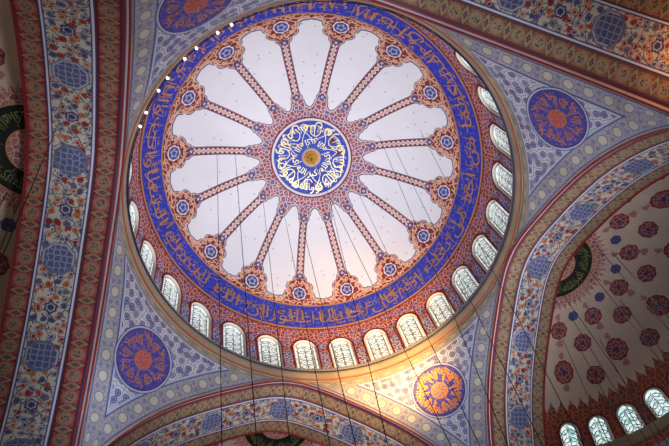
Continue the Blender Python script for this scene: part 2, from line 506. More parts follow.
for k in range(16):
    rc = RIB0+k*2*hs
    pl = panel_mb = MB(); panel(pl, rc+hs, 0, .035, M['plaster'])
    po = pl.build('plaster_panel', dm)
    ol = MB(); panel(ol, rc+hs, .05, .02, M['line']); panel(ol, rc+hs, .12, .012, M['pinkline'])
    ol.build('panel_outline', po)
    rb = MB(); rows = []; uvs = []
    for th in lin(20.3, 37.6, 30):
        w = .235; a = w/rad(th)
        rows.append([dome(th, rc+lerp(-a, a, j/2), .045) for j in range(3)])
        uvs.append([(RHO*R(th), lerp(-w, w, j/2)) for j in range(3)])
    rb.grid(rows, M['rib'], uvs)
    def disc(mb, th, r, off, mat, lobes=0, amp=0, n=36):
        f = lambda x, y: dome(th+math.degrees(y/RHO), rc+x/rad(th), off)
        mb.fan(f(0, 0), [f(r*(1+amp*cos(lobes*q))*cos(q), r*(1+amp*cos(lobes*q))*sin(q)) for q in lin(0, 2*pi, n+1)[:-1]], mat)
    for th in (37.9, 19.4):                # small blue knots where the rib widens
        disc(rb, th, .22, .05, M['blueline'], 4, .18); disc(rb, th, .1, .058, M['pinkline'])
    ro = rb.build('rib', dm)
    rz = MB()
    disc(rz, 43.6, .60, .03, M['redline']); disc(rz, 43.6, .52, .04, M['paleline'], 8, .06); disc(rz, 43.6, .42, .05, M['violet'])
    disc(rz, 43.6, .27, .058, M['lotusgrey'], 5, .22, 40); disc(rz, 43.6, .15, .066, M['violet'], 5, .2)
    rz.build('rosette', ro)
    br = MB()                              # curling palmettes of the rib head
    f = lambda x, y: dome(43.4+math.degrees(y/RHO), rc+x/rad(43.4), .04)
    curls = ((.22, -.85, .13, 2, 6), (.62, -.55, .17, 1, 6), (.85, -.1, .2, 0, 5), (1.0, .38, .17, 3, 8), (1.7, .66, .12, 2, 7), (1.35, .62, .16, 1, 6), (.42, .72, .15, 0, 5))
    vine = [(cx+r0*(1-.09*q)*cos(q), cy+r0*(1-.09*q)*sin(q)) for cx, cy, r0, q0, q1 in curls for q in lin(q0, q1, 14)]
    vine = [(-x, y) for x, y in reversed(vine)]+vine      # one continuous vine
    stroke(br, f, vine, .04, M['scroll'], True)
    br.build('rib_head_vine', ro)
# inscription band
ib = MB()
for a, b, mt, o in ((47.3, 47.75, 'ochreline', .012), (47.75, 55.1, 'band', .0125), (55.1, 55.6, 'ochreline', .04), (55.6, 55.95, 'redline', .03)):
    ring_patch(ib, a, b, o, M[mt], 5 if b-a > 3 else 2)
band = ib.build('inscription_band', dm)
ins = MB()
fb = lambda th, p: dome(th, p, .06)
ring_text(ins, fb, VERSE, 2*pi+R(98), R(98), 48.3, 54.9, M['goldmatte'], .002)
ring_text(ins, fb, VERSE, 2*pi+R(71), R(71), 48.1, 52.6, M['goldmatte'], -.004)
rnd = random.Random(3)
for k in range(230):
    ph = rnd.uniform(0, 2*pi); th = rnd.choice((48.9, 50.2, 51.5, 53.9)) + rnd.uniform(-.5, .5); w_ = rnd.uniform(.12, .26); tl = rnd.uniform(.1, .45)
    stroke(ins, lambda x, y: dome(th+math.degrees(y/RHO), ph+x/rad(th), .06), [(w_*q, tl*w_*q+.05*cos(3*q)) for q in lin(-1, 1, 6)], .028, M['goldmatte'])
for k in range(72):
    ph = 2*pi*(k+rnd.uniform(-.3, .3))/72; th = 51.5; sl = rnd.uniform(-.12, .2); h = rnd.uniform(.5, .72)
    stroke(ins, lambda x, y: dome(th+math.degrees(y/RHO), ph+x/rad(th), .062), [(sl*q, h*q) for q in lin(-1, 1, 7)], .036, M['goldmatte'])
ins.build('inscription', band, False, 'gold Arabic script')
# drum wall with window openings
NW = 28; WS = 2*pi/NW
W_R, TH_TOP = .86, 60.2
S_TOP = RHO*R(TH_TOP)
def win_half(th, r=W_R, grow=0):
    s = RHO*R(th)-S_TOP+grow; rr = r+grow
    if s <= 0: return 0
    return sqrt(max(rr*rr-(rr-s)**2, 0)) if s < rr else rr
drows = sorted(set(lin(55.9, 60.2, 5)+[TH_TOP+.0001]+[TH_TOP+x for x in (.08, .25, .5, .9, 1.4, 2, 2.7, 3.4)]+lin(64.2, 79.5, 15)))
dw = MB()
for k in range(NW):
    c = WIN0+k*WS
    for sg in (-1, 1):
        rows = []; uvs = []
        for th in drows:
            a0 = win_half(th)/rad(th)
            rows.append([dome(th, c+sg*lerp(a0, WS/2, j/4)) for j in range(5)])
            uvs.append([((c+sg*lerp(a0, WS/2, j/4))*12.3, RHO*R(th)) for j in range(5)])
        dw.grid(rows, M['drum'], uvs)
    # blue faience panel between the windows, with a small rosette above it
    cc = c+WS/2
    rows = []; uvs = []
    for th in lin(66.5, 76, 6):
        a = .34/rad(th)
        rows.append([dome(th, cc+lerp(-a, a, j/2), .02) for j in range(3)]); uvs.append([(cc*12+lerp(-.34, .34, j/2), RHO*R(th)) for j in range(3)])
    dw.grid(rows, M['drumblue'], uvs)
    f = lambda x, y: dome(62.6+math.degrees(y/RHO), cc+x/rad(62.6), .03)
    dw.fan(f(0, 0), [f(.3*(1+.15*cos(6*q))*cos(q), .3*(1+.15*cos(6*q))*sin(q)) for q in lin(0, 2*pi, 25)[:-1]], M['drumblue'], [(cc*9+.3*cos(q), .3*sin(q)) for q in lin(0, 2*pi, 25)[:-1]])
dw.build('drum_wall', dm)
# windows of the drum: structure
ths_w = [TH_TOP+x for x in (0, .03, .1, .25, .5, .9, 1.4, 2, 2.7, 3.4)]+lin(64.4, 79.5, 8)
def ordinal(n): return ['first', 'second', 'third', 'fourth', 'fifth', 'sixth', 'seventh', 'eighth', 'ninth', 'tenth', 'eleventh', 'twelfth', 'thirteenth', 'fourteenth'][n-1]
WN = 1
# window index nearest the crown of the arch at the foot of the picture (+Y)
def window_at(c, surf, radius, ths, half, label, glass, group):
    """surf(th, ph, off): off > 0 towards the room"""
    global WN
    p0 = surf(ths[-1], c, 0)
    w = empty('window_%d' % WN, p0, label, 'window', group, 'structure'); WN += 1
    fr = MB()
    for sg in (-1, 1):
        def col(th, g, off):
            return surf(th-(math.degrees(g/RHO) if half(th) < W_R*.35 else 0)*1.0, c+sg*half(th, W_R, g)/radius(th), off)
        # flush red border, plaster reveal and rim set back in the wall
        gr = lambda th, g: half(th, W_R, g)
        rows = []
        for th in ths:
            rows.append([surf(th, c+sg*(gr(th, 0))/radius(th), .045), surf(th, c+sg*gr(th, 0)/radius(th), -.14)])
        fr.grid(rows, M['winframe'])
        rows = []
        thb = [ths[0]-math.degrees(.14/RHO)+0.0]+[t for t in ths]
        for th in thb:
            rows.append([surf(th, c+sg*gr(th, .14)/radius(th), .05), surf(th, c+sg*gr(th, 0)/radius(th), .05)])
        fr.grid(rows, M['winred'])
        rows = []
        for th in ths:
            rows.append([surf(th, c+sg*gr(th, 0)/radius(th), -.11), surf(th, c+sg*max(gr(th, -.13), 0)/radius(th), -.11)])
        fr.grid(rows, M['winframe'])
    fr.build('window_frame', w)
    gl = MB(); rows = []; uvs = []
    for th in ths:
        a = half(th)/radius(th)
        rows.append([surf(th, c+lerp(-a, a, j/6), -.14) for j in range(7)])
        uvs.append([(c*11+lerp(-1, 1, j/6)*half(th), RHO*R(th)) for j in range(7)])
    gl.grid(rows, glass, uvs); gl.build('pane', w)
    tr = MB()
    base = ths[0]
    f = lambda x, y: surf(base+math.degrees(y/RHO), c+x/radius(base+math.degrees(y/RHO)), -.08)
    L = R(ths[-1]-base)*RHO
    def rib(pts): stroke(tr, f, pts, .032, M['tracery'])
    rib([(0, y) for y in lin(.3, L, 12)])
    for i in range(6):
        y = .55+i*.6
        if y > L-.3: break
        for sg in (-1, 1):
            rib([(sg*(.33-.27*cos(q)), y+.27*sin(q)) for q in lin(-.4, 4.6, 12)])
            rib([(sg*(.05+.6*q), y+.45*q*q-.1) for q in lin(0, 1, 6)])
    for y in lin(2.2, L-.2, 5):
        if L > 4: rib([(x, y) for x in lin(-.8, .8, 8)])
    for sg in (-1, 1):
        rib([(sg*.56, y) for y in lin(.75, L, 8)])
    tr.build('window_tracery', w, False)
    return w
kb = min(range(NW), key=lambda k: abs(((WIN0+k*WS-pi/2+pi) % (2*pi))-pi+.0001) if ((WIN0+k*WS-pi/2+pi) % (2*pi))-pi >= 0 else 9)
for j in range(NW):
    k = kb+j; c = WIN0+k*WS
    if j < 14: lab = 'arched white window at the main dome foot, %s to the left of the lower arch crown' % ordinal(j+1)
    else: lab = 'arched white window at the main dome foot, %s to the right of the lower arch crown' % ordinal(NW-j)
    window_at(c, dome, rad, ths_w, win_half, lab, M['glass'], 'windows around the main dome')
# cornice ring
cn = MB()
cp = [(12.05, -.2, 'stone'), (11.62, -.12, 'stone'), (11.54, -.15, 'stone'), (11.5, -.24, 'stone'), (11.5, -.46, 'stone'), (11.58, -.50, 'line'), (11.58, -.66, 'beige'), (11.56, -.7, 'beige'),
      (11.66, -1.12, 'beige'), (11.74, -1.2, 'orangeline'), (11.74, -1.27, 'redline'), (11.8, -1.3, 'beige'), (11.80, -1.56, 'beige')]
n = 160
for (r0, z0, _), (r1, z1, mt) in zip(cp, cp[1:]):
    cn.grid([[(r*cos(2*pi*j/n), r*sin(2*pi*j/n), H+z) for j in range(n)] for r, z in ((r0, z0), (r1, z1))], M[mt], closed=True)
tag(cn.build('cornice', smooth=False), 'grey and beige stone cornice ring running below the main dome windows', 'cornice', kind='structure')
rl = MB(); rl.tube([(11.46*cos(a), 11.46*sin(a), H-.62) for a in lin(0, 2*pi, 161)[:-1]], .028, M['dark'], 6, True)
tag(rl.build('lamp_rail'), 'thin black iron rail bent round the cornice of the main dome', 'rail')

lampm = flat('lamp_bulb_glass', (255, 250, 235)); _b = lampm.node_tree.nodes['Principled BSDF']
_b.inputs['Emission Color'].default_value = (1, .93, .8, 1); _b.inputs['Emission Strength'].default_value = 3
LPOS = ['nearest the left arch', 'next above the lowest', 'third from the lowest', 'in the middle of the row', 'just above the middle of the row', 'third from the topmost', 'next below the topmost', 'topmost of the row']
for i in range(8):
    a = R(-167.5+5.3*i-1.3*(i % 2)); px_, py_ = 11.46*cos(a), 11.46*sin(a)
    e_ = empty('cornice_lamp', (px_, py_, H-.55), 'tiny white lamp on the cornice at upper left, '+LPOS[i], 'lamp', 'lamps on the upper left cornice')
    b = MB(); b.grid([[(px_+q*cos(t), py_+q*sin(t), H+z) for t in lin(0, 2*pi, 9)] for q, z in ((.03, -.59), (.06, -.56), (.06, -.46), (.04, -.42))], M['dark']); b.build('lamp_socket', e_)
    b = MB(); b.grid([[(px_+.075*sin(k)*cos(t), py_+.075*sin(k)*sin(t), H-.66-.08*cos(k)) for t in lin(0, 2*pi, 13)] for k in lin(.01, pi-.01, 9)], lampm); b.build('lamp_bulb', e_)

# ================================================================== PENDENTIVES
def rho_l(l): t, z = arch_at(l); return hypot(A, t), z
ND = 60
EDGE = [arch_at(l) for l in lin(0, LMAX, 160)]
def pend(ax, ph, l, off=0.0):
    """ax: diagonal direction; ph: angle from the diagonal; l: arc length down the arch curve"""
    t, z = arch_at(l); r = hypot(A, t)-off*.75
    return (r*cos(ax+ph), r*sin(ax+ph), H+z-off*.6)
_PS = [0.0]
for _i in range(1, 401):
    _a = rho_l(LMAX*(_i-1)/400); _b = rho_l(LMAX*_i/400); _PS.append(_PS[-1]+hypot(_b[0]-_a[0], _b[1]-_a[1]))
def s_of(l):
    x = max(0, min(l/LMAX, 1))*400; i = min(int(x), 399); return lerp(_PS[i], _PS[i+1], x-i)
def l_of(s_):
    for i in range(400):
        if _PS[i+1] >= s_: return LMAX*(i+(s_-_PS[i])/(_PS[i+1]-_PS[i]))/400
    return LMAX
def near_l(ph, l):
    t, z = arch_at(l); r = hypot(A, t); x = r*cos(pi/4-ph); y = r*sin(pi/4-ph)
    k = min(range(160), key=lambda i: (x-EDGE3[i][0])**2+(y-EDGE3[i][1])**2+(z-EDGE3[i][2])**2)
    best = (9e9, 0)
    for i in (max(k-1, 0), min(k, 158)):
        a, b = Vector(EDGE3[i]), Vector(EDGE3[i+1]); d = b-a
        q = max(0, min(1, (Vector((x, y, z))-a).dot(d)/d.length_squared)); e = (a+d*q-Vector((x, y, z))).length
        if e < best[0]: best = (e, LMAX*(i+q)/159)
    return best[1]
def edge_angle(l): t, _ = arch_at(l); return pi/4-atan2(t, A)
EDGE3 = [(A, t, z) for t, z in EDGE]
def dist_edge(ph, l):
    t, z = arch_at(l); r = hypot(A, t); x = r*cos(pi/4-ph); y = r*sin(pi/4-ph)
    return min((x-a)**2+(y-b)**2+(z-c)**2 for a, b, c in EDGE3)**.5
_cache = {}
def phi_inset(l, d):
    key = (round(l, 3), d)
    if key in _cache: return _cache[key]
    hi = edge_angle(l)
    if d <= 0: r = hi
    elif dist_edge(0, l) < d: r = 0.0
    else:
        lo = 0.0; h = hi
        for _ in range(18):
            m = (lo+h)/2
            if dist_edge(m, l) > d: lo = m
            else: h = m
        r = lo
    _cache[key] = r; return r
def l_end(d):
    lo, hi = 1.0, LMAX
    for _ in range(22):
        m = (lo+hi)/2
        if dist_edge(0, m) > d: lo = m
        else: hi = m
    return lo
LTOP0, LTOP = .35, 2.1     # ring band under the cornice ends here
LEND = {d: (l_end(d) if d > 0 else LMAX) for d in (0, .14, .2, 1.22, 1.3, 1.42)}
def horiz_top(ph):   # arc length of the ring band's lower edge
    return LTOP
names = {R(45): ('lower right', 'gilded orange calligraphy roundel glowing beside the warm lamp'), R(135): ('lower left', 'violet-blue calligraphy roundel'), R(-45): ('upper right', 'bright blue roundel with small orange centre'), R(-135): ('upper left', 'dark roundel cut by the picture edge')}
LAB = {45: 'curved triangular vault with gold-lettered roundel, lit warm orange by the nearby lamp',
       135: 'curved triangular vault with violet roundel, between the lower arch and dark floral left arch',
       -45: 'curved triangular vault with bright blue roundel and orange centre, under the upper arch',
       -135: 'curved triangular vault with dim roundel cut off by the picture top edge'}
def strip(mb, ax, d0, d1, l0, mat, off, side, nl=70, uv=None):
    e = max(LEND[d0], LEND[d1]) if d0 > 0 else LMAX
    rows = []; uvs = []
    for l in lin(l0, min(e, LMAX), nl):
        a, b = phi_inset(l, d0), phi_inset(l, d1)
        rows.append([pend(ax, side*lerp(a, b, j/3), l, off) for j in range(4)])
        uvs.append([(near_l(lerp(a, b, j/3), l), lerp(d0, d1, j/3)-(d0+d1)/2) for j in range(4)])
    mb.grid(rows, mat, uvs)
LR_ = 7.55                                  # roundel centre along the arc (rho ~ 13.3)
for dg_ in (45, 135, -45, -135):
    if True:
        best = min((abs(rho_l(l)[0]-(13.1 if dg_ == 45 else 13.32)), l) for l in lin(3, 12, 400)); LR_ = best[1]
    ax = R(dg_)
    corner = pend(ax, 0, LMAX)
    pd = empty('pendentive', corner, LAB[dg_], 'pendentive', 'pendentives around the main dome')
    b = MB()
    rows = []; uvs = []
    for l in lin(0.02, LMAX, 90):           # plain ground
        h = edge_angle(l)
        rows.append([pend(ax, lerp(-h, h, j/24), l, 0) for j in range(25)])
        uvs.append([(lerp(-h, h, j/24)*13, l) for j in range(25)])
    b.grid(rows, M['beige'], uvs)
    b.build('vault_surface', pd)
    b = MB(); rows = []; uvs = []           # leaf band below the cornice
    for l in lin(.45, LTOP-.12, 8):
        h = max(phi_inset(l, .14), 0)
        rows.append([pend(ax, lerp(-h, h, j/40), l, .015) for j in range(41)])
        uvs.append([(lerp(-h, h, j/40)*12.3, l-(LTOP+.3)/2) for j in range(41)])
    b.grid(rows, M['ringband'], uvs); b.build('leaf_band', pd)
    for side in (-1, 1):
        b = MB(); strip(b, ax, .2, 1.22, LTOP-.1, M['lotus'], .015, side); b.build('lotus_border', pd)
        b = MB(); strip(b, ax, 1.22, 1.3, LTOP, M['blueline'], .03, side); strip(b, ax, 1.3, 1.42, LTOP, M['lotusgrey'], .03, side)
        strip(b, ax, .14, .2, .5, M['blueline'], .03, side); b.build('border_line', pd)
    b = MB(); rows = []; uvs = []
    for l in lin(LTOP, LEND[1.42], 70):
        h = phi_inset(l, 1.42)
        rows.append([pend(ax, lerp(-h, h, j/16), l, .015) for j in range(17)])
        uvs.append([(lerp(-h, h, j/16)*rho_l(l)[0]+dg_*.3, s_of(l)) for j in range(17)])
    b.grid(rows, M['lattice'], uvs); b.build('lattice_panel', pd)
    b = MB()
    for l0, l1, mt in ((LTOP-.14, LTOP-.06, 'blueline'), (LTOP-.06, LTOP+.06, 'paleline')):
        h = phi_inset(LTOP, 1.3)
        b.grid([[pend(ax, lerp(-h, h, j/30), l, .03) for j in range(31)] for l in (l0, l1)], M[mt])
    b.build('border_line', pd)
    rr0 = rho_l(LR_)[0]
    def f(x, y, off=.04):
        l = l_of(s_of(LR_)+y); return pend(ax, x/rho_l(l)[0], l, off)
    def fp(r, q, off=.05): return f(r*cos(q), r*sin(q), off)
    b = MB()
    def rdisc(mb, r0, r1, mat, off, n=64, uvk=True):
        nr = max(2, int((r1-r0)/.25)+1)
        rows = [[fp(r, 2*pi*j/n, off) for j in range(n+1)] for r in lin(r0, r1, nr)]
        mb.grid(rows, mat, [[(r*cos(2*pi*j/n), r*sin(2*pi*j/n)) for j in range(n+1)] for r in lin(r0, r1, nr)])
    rdisc(b, .01, 1.72, M['rblue'], .04); rdisc(b, 1.72, 1.80, M['line'], .045); rdisc(b, 1.80, 1.90, M['lotusgrey'], .04); rdisc(b, 1.90, 1.95, M['blueline'], .035)
    ro = b.build('roundel', pd)
    b = MB(); gm = M['rochre'] if dg_ == 45 else M['rgold']
    rdisc(b, .01, .5, M['orange'] if dg_ != 45 else M['rgold'], .055); rdisc(b, .52, .57, gm, .055)
    for k in range(8):
        q = 2*pi*k/8
        stroke(b, lambda x, y: f(x, y, .065), [((.1+.36*s_)*cos(q+.5*sin(pi*s_)), (.1+.36*s_)*sin(q+.5*sin(pi*s_))) for s_ in lin(0, 1, 8)], .03, M['violet'])
    b.build('orange_centre', ro)
    b = MB()
    for k in range(6):
        q0 = 2*pi*k/6+.2
        ring_text(b, lambda r, q: fp(r, q, .06), ALLAH, q0+.95, q0, .62, 1.62, gm, .025 if dg_ != 45 else .045)
    if dg_ == 45: ring_text(b, lambda r, q: fp(r, q, .07), ALLAH, 2*pi, 0, 1.15, 1.68, gm, .035, 6)
    b.build('roundel_calligraphy', ro, False)

# ================================================================== ARCHES AND HALF-DOMES
D0, D1 = 11.75, 16.15
ARL = {0: 'right great arch with pale blue floral soffit, in front of the windowed half dome', 90: 'lower great arch with floral soffit, crossing the foot of the picture',
       180: 'left great arch, dark floral soffit between two red chain borders', -90: 'upper great arch whose floral soffit crosses the top right corner'}
SDL = {0: 'right half dome with red painted cartouches, a black roundel and glowing windows', 90: 'lower half dome, only its black roundel peeping below the lower arch',
       180: 'left half dome, dark cream with black roundel at the left edge', -90: 'upper half dome behind the upper arch, dark red at the top right corner'}
SZ, SR, SD = -14.5, 13.5, 16.0
LL = lin(-LMAX, LMAX, 121)
for dg_ in (0, 90, 180, -90):
    al = R(dg_)
    ar = empty('arch', soffit(al, 0, 14), ARL[dg_], 'arch', 'great arches around the main dome')
    ch = M['chain'] if dg_ == 180 else M['chaintan']
    def sband(d0, d1, mat, off=0.0, nd=3, c=None):
        c = (d0+d1)/2 if c is None else c
        mb = MB(); mb.grid([[soffit(al, l, d, off) for d in lin(d0, d1, nd)] for l in LL], mat, [[(l, d-c) for d in lin(d0, d1, nd)] for l in LL])
        return mb
    # outer edge: raised roll mouldings
    mo = MB()
    pr = [(D0-.02, .0, 'paleline'), (D0-.06, .06, 'redline'), (D0-.01, .10, 'redline'), (D0+.05, .09, 'paleline'), (D0+.13, .05, 'pinkline'), (D0+.17, .0, 'redline'), (D0+.26, .01, 'line'), (D0+.3, .01, 'line')]
    for (da, oa, mt), (db, ob, _) in zip(pr, pr[1:]):
        mo.grid([[soffit(al, l, da, oa), soffit(al, l, db, ob)] for l in LL], M[mt])
    mo.build('edge_moulding', ar)
    sband(12.04, 13.06, ch, .0, 3).build('chain_border', ar)
    ln = MB()
    for a, b_, mt in ((13.06, 13.12, 'line'), (13.12, 13.22, 'paleline'), (13.22, 13.28, 'blueline'), (15.0, 15.06, 'blueline'), (15.06, 15.14, 'paleline'), (15.14, 15.2, 'line')):
        ln.grid([[soffit(al, l, a, .01), soffit(al, l, b_, .01)] for l in LL], M[mt])
    ln.build('border_line', ar)
    sband(13.28, 15.0, M['floral'], 0, 5).build('floral_band', ar)
    sband(15.2, 16.06, ch, 0, 3).build('chain_border', ar)
    lp = MB()                               # lip at the inner edge
    for (da, oa), (db, ob) in (((16.06, 0), (16.10, .06)), ((16.10, .06), (16.18, .05)), ((16.18, .05), (16.2, -.25))):
        lp.grid([[soffit(al, l, da, oa), soffit(al, l, db, ob)] for l in LL], M['redline'])
    lp.build('inner_moulding', ar)
    for i in range(-3, 4):                  # octagonal medallions on the floral band
        l0 = i*5.15+.2
        if abs(l0) > LMAX-.6: continue
        f = lambda x, y, o=.03: soffit(al, l0+x, 14.14+y, o)
        b = MB()
        for r, mt, o in ((.84, 'octline', .012), (.79, 'lotusgrey', .0125), (.7, 'octagon', .028)):
            b.fan(f(0, 0, o), [f(r*cos(q)*1.05, r*sin(q), o) for q in [pi/8+k*pi/4 for k in range(8)]], M[mt], [(l0+r*cos(q), r*sin(q)) for q in [pi/8+k*pi/4 for k in range(8)]])
        b.build('octagon_medallion', ar, False)
    for i in range(-4, 4):                  # small dark flowers between them
        l0 = (i+.5)*5.15+.2
        if abs(l0) > LMAX-.5: continue
        f = lambda x, y, o=.03: soffit(al, l0+x, 14.14+y, o)
        b = MB()
        for r, mt, o in ((.3, 'line', .0125), (.22, 'lotusgrey', .028), (.15, 'line', .034)):
            b.fan(f(0, 0, o), [f(r*(1+.12*cos(6*q))*cos(q), r*(1+.12*cos(6*q))*sin(q), o) for q in lin(0, 2*pi, 37)[:-1]], M[mt])
        b.build('flower', ar, False)
    # ------------------------------------------------ half dome
    cx, cy = SD*cos(al), SD*sin(al)
    def sem(th, ph, off=0.0):
        r = SR-off; t = R(th)
        return (cx+r*sin(t)*cos(al+ph), cy+r*sin(t)*sin(al+ph), H+SZ+r*cos(t))
    srad = lambda th: SR*sin(R(th))
    sd = empty('half_dome', (cx, cy, H+SZ), SDL[dg_], 'half dome', 'half domes around the main dome')
    n = 72
    def sring(mb, t0, t1, mat, off=0, nt=3):
        rows = [[sem(t, lerp(-pi/2, pi/2, j/n), off) for j in range(n+1)] for t in lin(t0, t1, nt)]
        mb.grid(rows, mat, [[(lerp(-pi/2, pi/2, j/n)*srad((t0+t1)/2+.01), SR*R(t)) for j in range(n+1)] for t in lin(t0, t1, nt)])
        return mb
    sring(MB(), 0.01, 47.2, M['semi'], 0, 14).build('half_dome_shell', sd)
    # roundel at the crown (half of it lies over the arch)
    b = MB()
    def full(mb, t0, t1, mat, off, nn=48, nt=2):
        mb.grid([[sem(t, lerp(-pi/2, pi/2, j/nn), off) for j in range(nn+1)] for t in lin(t0, t1, nt)], mat,
                [[(SR*R(t)*cos(lerp(-pi/2, pi/2, j/nn)), SR*R(t)*sin(lerp(-pi/2, pi/2, j/nn))) for j in range(nn+1)] for t in lin(t0, t1, nt)])
    full(b, .01, 4.6, M['fringe'], .02, nt=3); full(b, 4.6, 4.9, M['ochreline'], .03); full(b, 4.9, 10.0, M['black'], .02, nt=4); full(b, 10.0, 10.35, M['ochreline'], .03)
    rn = b.build('crown_roundel', sd)
    b = MB()
    ring_text(b, lambda r, q: sem(r, q, .05), ALLAH, pi/2-.05, -pi/2+.05, 5.3, 9.6, M['blackgold'], -.008, 3)
    ring_text(b, lambda r, q: sem(r, q, .055), ALLAH, pi/2-.1, -pi/2+.1, 6.2, 9.2, M['blackgold'], -.01, 4)
    b.build('roundel_calligraphy', rn, False, 'dull gold script on black')
    b = MB(); pts = []
    nf = 26
    for j in range(nf*8+1):
        ph = lerp(-pi/2, pi/2, j/(nf*8)); k = (j % 8)/8
        pts.append((ph, 12.3+1.8*abs(sin(pi*k))**.7+(1.1 if j % 8 == 4 else 0)))
    b.grid([[sem(10.35, ph, .012) for ph, t in pts], [sem(t, ph, .012) for ph, t in pts]], M['fringe'], [[(ph*2.6, 2.4) for ph, t in pts], [(ph*2.6, SR*R(t)) for ph, t in pts]])
    b.build('crown_fringe', sd)
    # painted cartouches in rings
    def cart(th, ph, r, ry, mat, lobes, amp, tails):
        f = lambda x, y, o=.02: sem(th+math.degrees(y/SR), ph+x/srad(th), o)
        mb = MB()
        N = 32
        e = lambda s_, q: (s_*r*(1+amp*cos(lobes*q))*cos(q), s_*ry*(1+amp*cos(lobes*q))*sin(q))
        ring = lambda s_, o: [f(*e(s_, q), o) for q in lin(0, 2*pi, N+1)[:-1]]
        uvr = lambda s_: [(th+e(s_, q)[0]+ph*5, e(s_, q)[1]) for q in lin(0, 2*pi, N+1)[:-1]]
        mb.fan(f(0, 0, .02), ring(1, .02), M['redline'] if mat != 'cartblue' else M['line'])
        mb.fan(f(0, 0, .027), ring(.88, .027), M[mat], uvr(.88))
        mb.fan(f(0, 0, .034), ring(.22, .034), M['line'])
        if tails:
            for sg in (-1, 1):
                yy = sg*(ry+.32)
                mb.fan(f(0, yy), [f(.22*cos(q)*(1+.3*cos(3*q)), yy+.26*sin(q), .02) for q in lin(0, 2*pi, 17)[:-1]], M[mat])
                mb.grid([[f(-.04, sg*ry*.9), f(.04, sg*ry*.9)], [f(-.04, yy), f(.04, yy)]], M[mat])
        mb.build('painted_cartouche', sd, False)
    for th, ph0, r, ry, mat, lobes, amp, tails in ((17.4, 19.9, .36, .36, 'cartblue', 6, .05, False), (20.6, 3.4, .62, .66, 'cart', 8, .05, True),
            (26.5, 19.9, .66, .64, 'cart', 8, .05, False), (33.6, 3.4, .74, .86, 'cart', 10, .05, True), (37.4, 19.9, .68, .68, 'cart', 8, .05, False)):
        for k in range(-3, 3):
            ph = ph0+32.8*k
            if abs(ph) < 84: cart(th, R(ph), r, ry, mat, lobes, amp, tails)
    # fringe and arabesque around the windows
    b = MB(); pts = []; nf = 38
    for j in range(nf*8+1):
        ph = lerp(-pi/2, pi/2, j/(nf*8)); k = (j % 8)/8
        pts.append((ph, 45.6-2.2*abs(sin(pi*k))**.8-(1.4 if j % 8 == 4 else 0)))
    b.grid([[sem(t, ph, .015) for ph, t in pts], [sem(47.2, ph, .015) for ph, t in pts]], M['semired'], [[(ph*9.6, SR*R(t)) for ph, t in pts], [(ph*9.6, SR*R(47.2)) for ph, t in pts]])
    b.build('window_fringe', sd)
    wins = [R(48.4-12.1*k) for k in range(-2, 9)] if dg_ == 0 else []
    ST0 = 49.0
    def shalf(th, r=.74, grow=0):
        s_ = SR*(R(th)-R(ST0))+grow; rr = .74+grow
        if s_ <= 0: return 0
        return sqrt(max(rr*rr-(rr-s_)**2, 0)) if s_ < rr else rr
    edge_ths = sorted(set(lin(47.2, 49, 3)+[ST0+x for x in (.0001, .1, .3, .6, 1.1, 1.7, 2.4, 2.7)]+lin(53, 57.8, 4)))
    b = MB()
    if wins:
        step = R(12.1)
        for c in wins:
            for sg in (-1, 1):
                rows = []; uvs = []
                for th in edge_ths:
                    a = shalf(th)/srad(th)
                    rows.append([sem(th, c+sg*lerp(a, step/2, j/3)) for j in range(4)]); uvs.append([((c+sg*lerp(a, step/2, j/3))*10.6, SR*R(th)) for j in range(4)])
                b.grid(rows, M['semired'], uvs)
        hi_ = wins[0]+step/2; lo = wins[-1]-step/2
        b.grid([[sem(th, lerp(hi_, pi/2, j/4)) for j in range(5)] for th in edge_ths], M['semired'], [[(lerp(hi_, pi/2, j/4)*10.6, SR*R(th)) for j in range(5)] for th in edge_ths])
        b.grid([[sem(th, lerp(-pi/2, lo, j/12)) for j in range(13)] for th in edge_ths], M['semired'], [[(lerp(-pi/2, lo, j/12)*10.6, SR*R(th)) for j in range(13)] for th in edge_ths])
    else: sring(b, 47.2, 57.8, M['semired'], 0, 6)
    sring(b, 57.8, 64, M['semired'], 0, 3)
    b.build('window_wall', sd)
    # ledge under the windows
    b = MB(); q = [(57.9, 0), (57.9, .45), (58.6, .5), (59.2, .42), (60.2, .3), (61.2, .25), (61.4, 0)]
    b.grid([[sem(t, lerp(-pi/2, pi/2, j/n), o) for j in range(n+1)] for t, o in q], M['beige']); b.build('window_ledge', sd)
    # wall between the half dome and the arch
    b = MB(); rows = []
    for t in lin(-12.6, 12.6, 61):
        zt = SZ+sqrt(max(SR*SR-t*t, 0)); zb = zc_of(t) if abs(t) < 11.75 else -13.6
        if abs(t) >= 11.75: zb = -13.6
        p = lambda z: (SD*cos(al)-t*sin(al), SD*sin(al)+t*cos(al), H+z)
        rows.append([p(max(zt, zb)+.05), p(min(zb, zt)+.02)])
    b.grid(rows, M['beige']); b.build('arch_wall', sd)
    for i, c in enumerate(wins):
        _w, W_R = W_R, .74
        lab = 'arched coloured window in the right half dome, %s from the lower arch side' % ordinal(i+1)
        window_at(c, sem, srad, [ST0+x for x in (0, .03, .12, .3, .6, 1.1, 1.7, 2.4, 2.7)]+lin(53.2, 57.8, 5), shalf, lab, M['glass2'], 'windows of the right half dome')
        W_R = _w

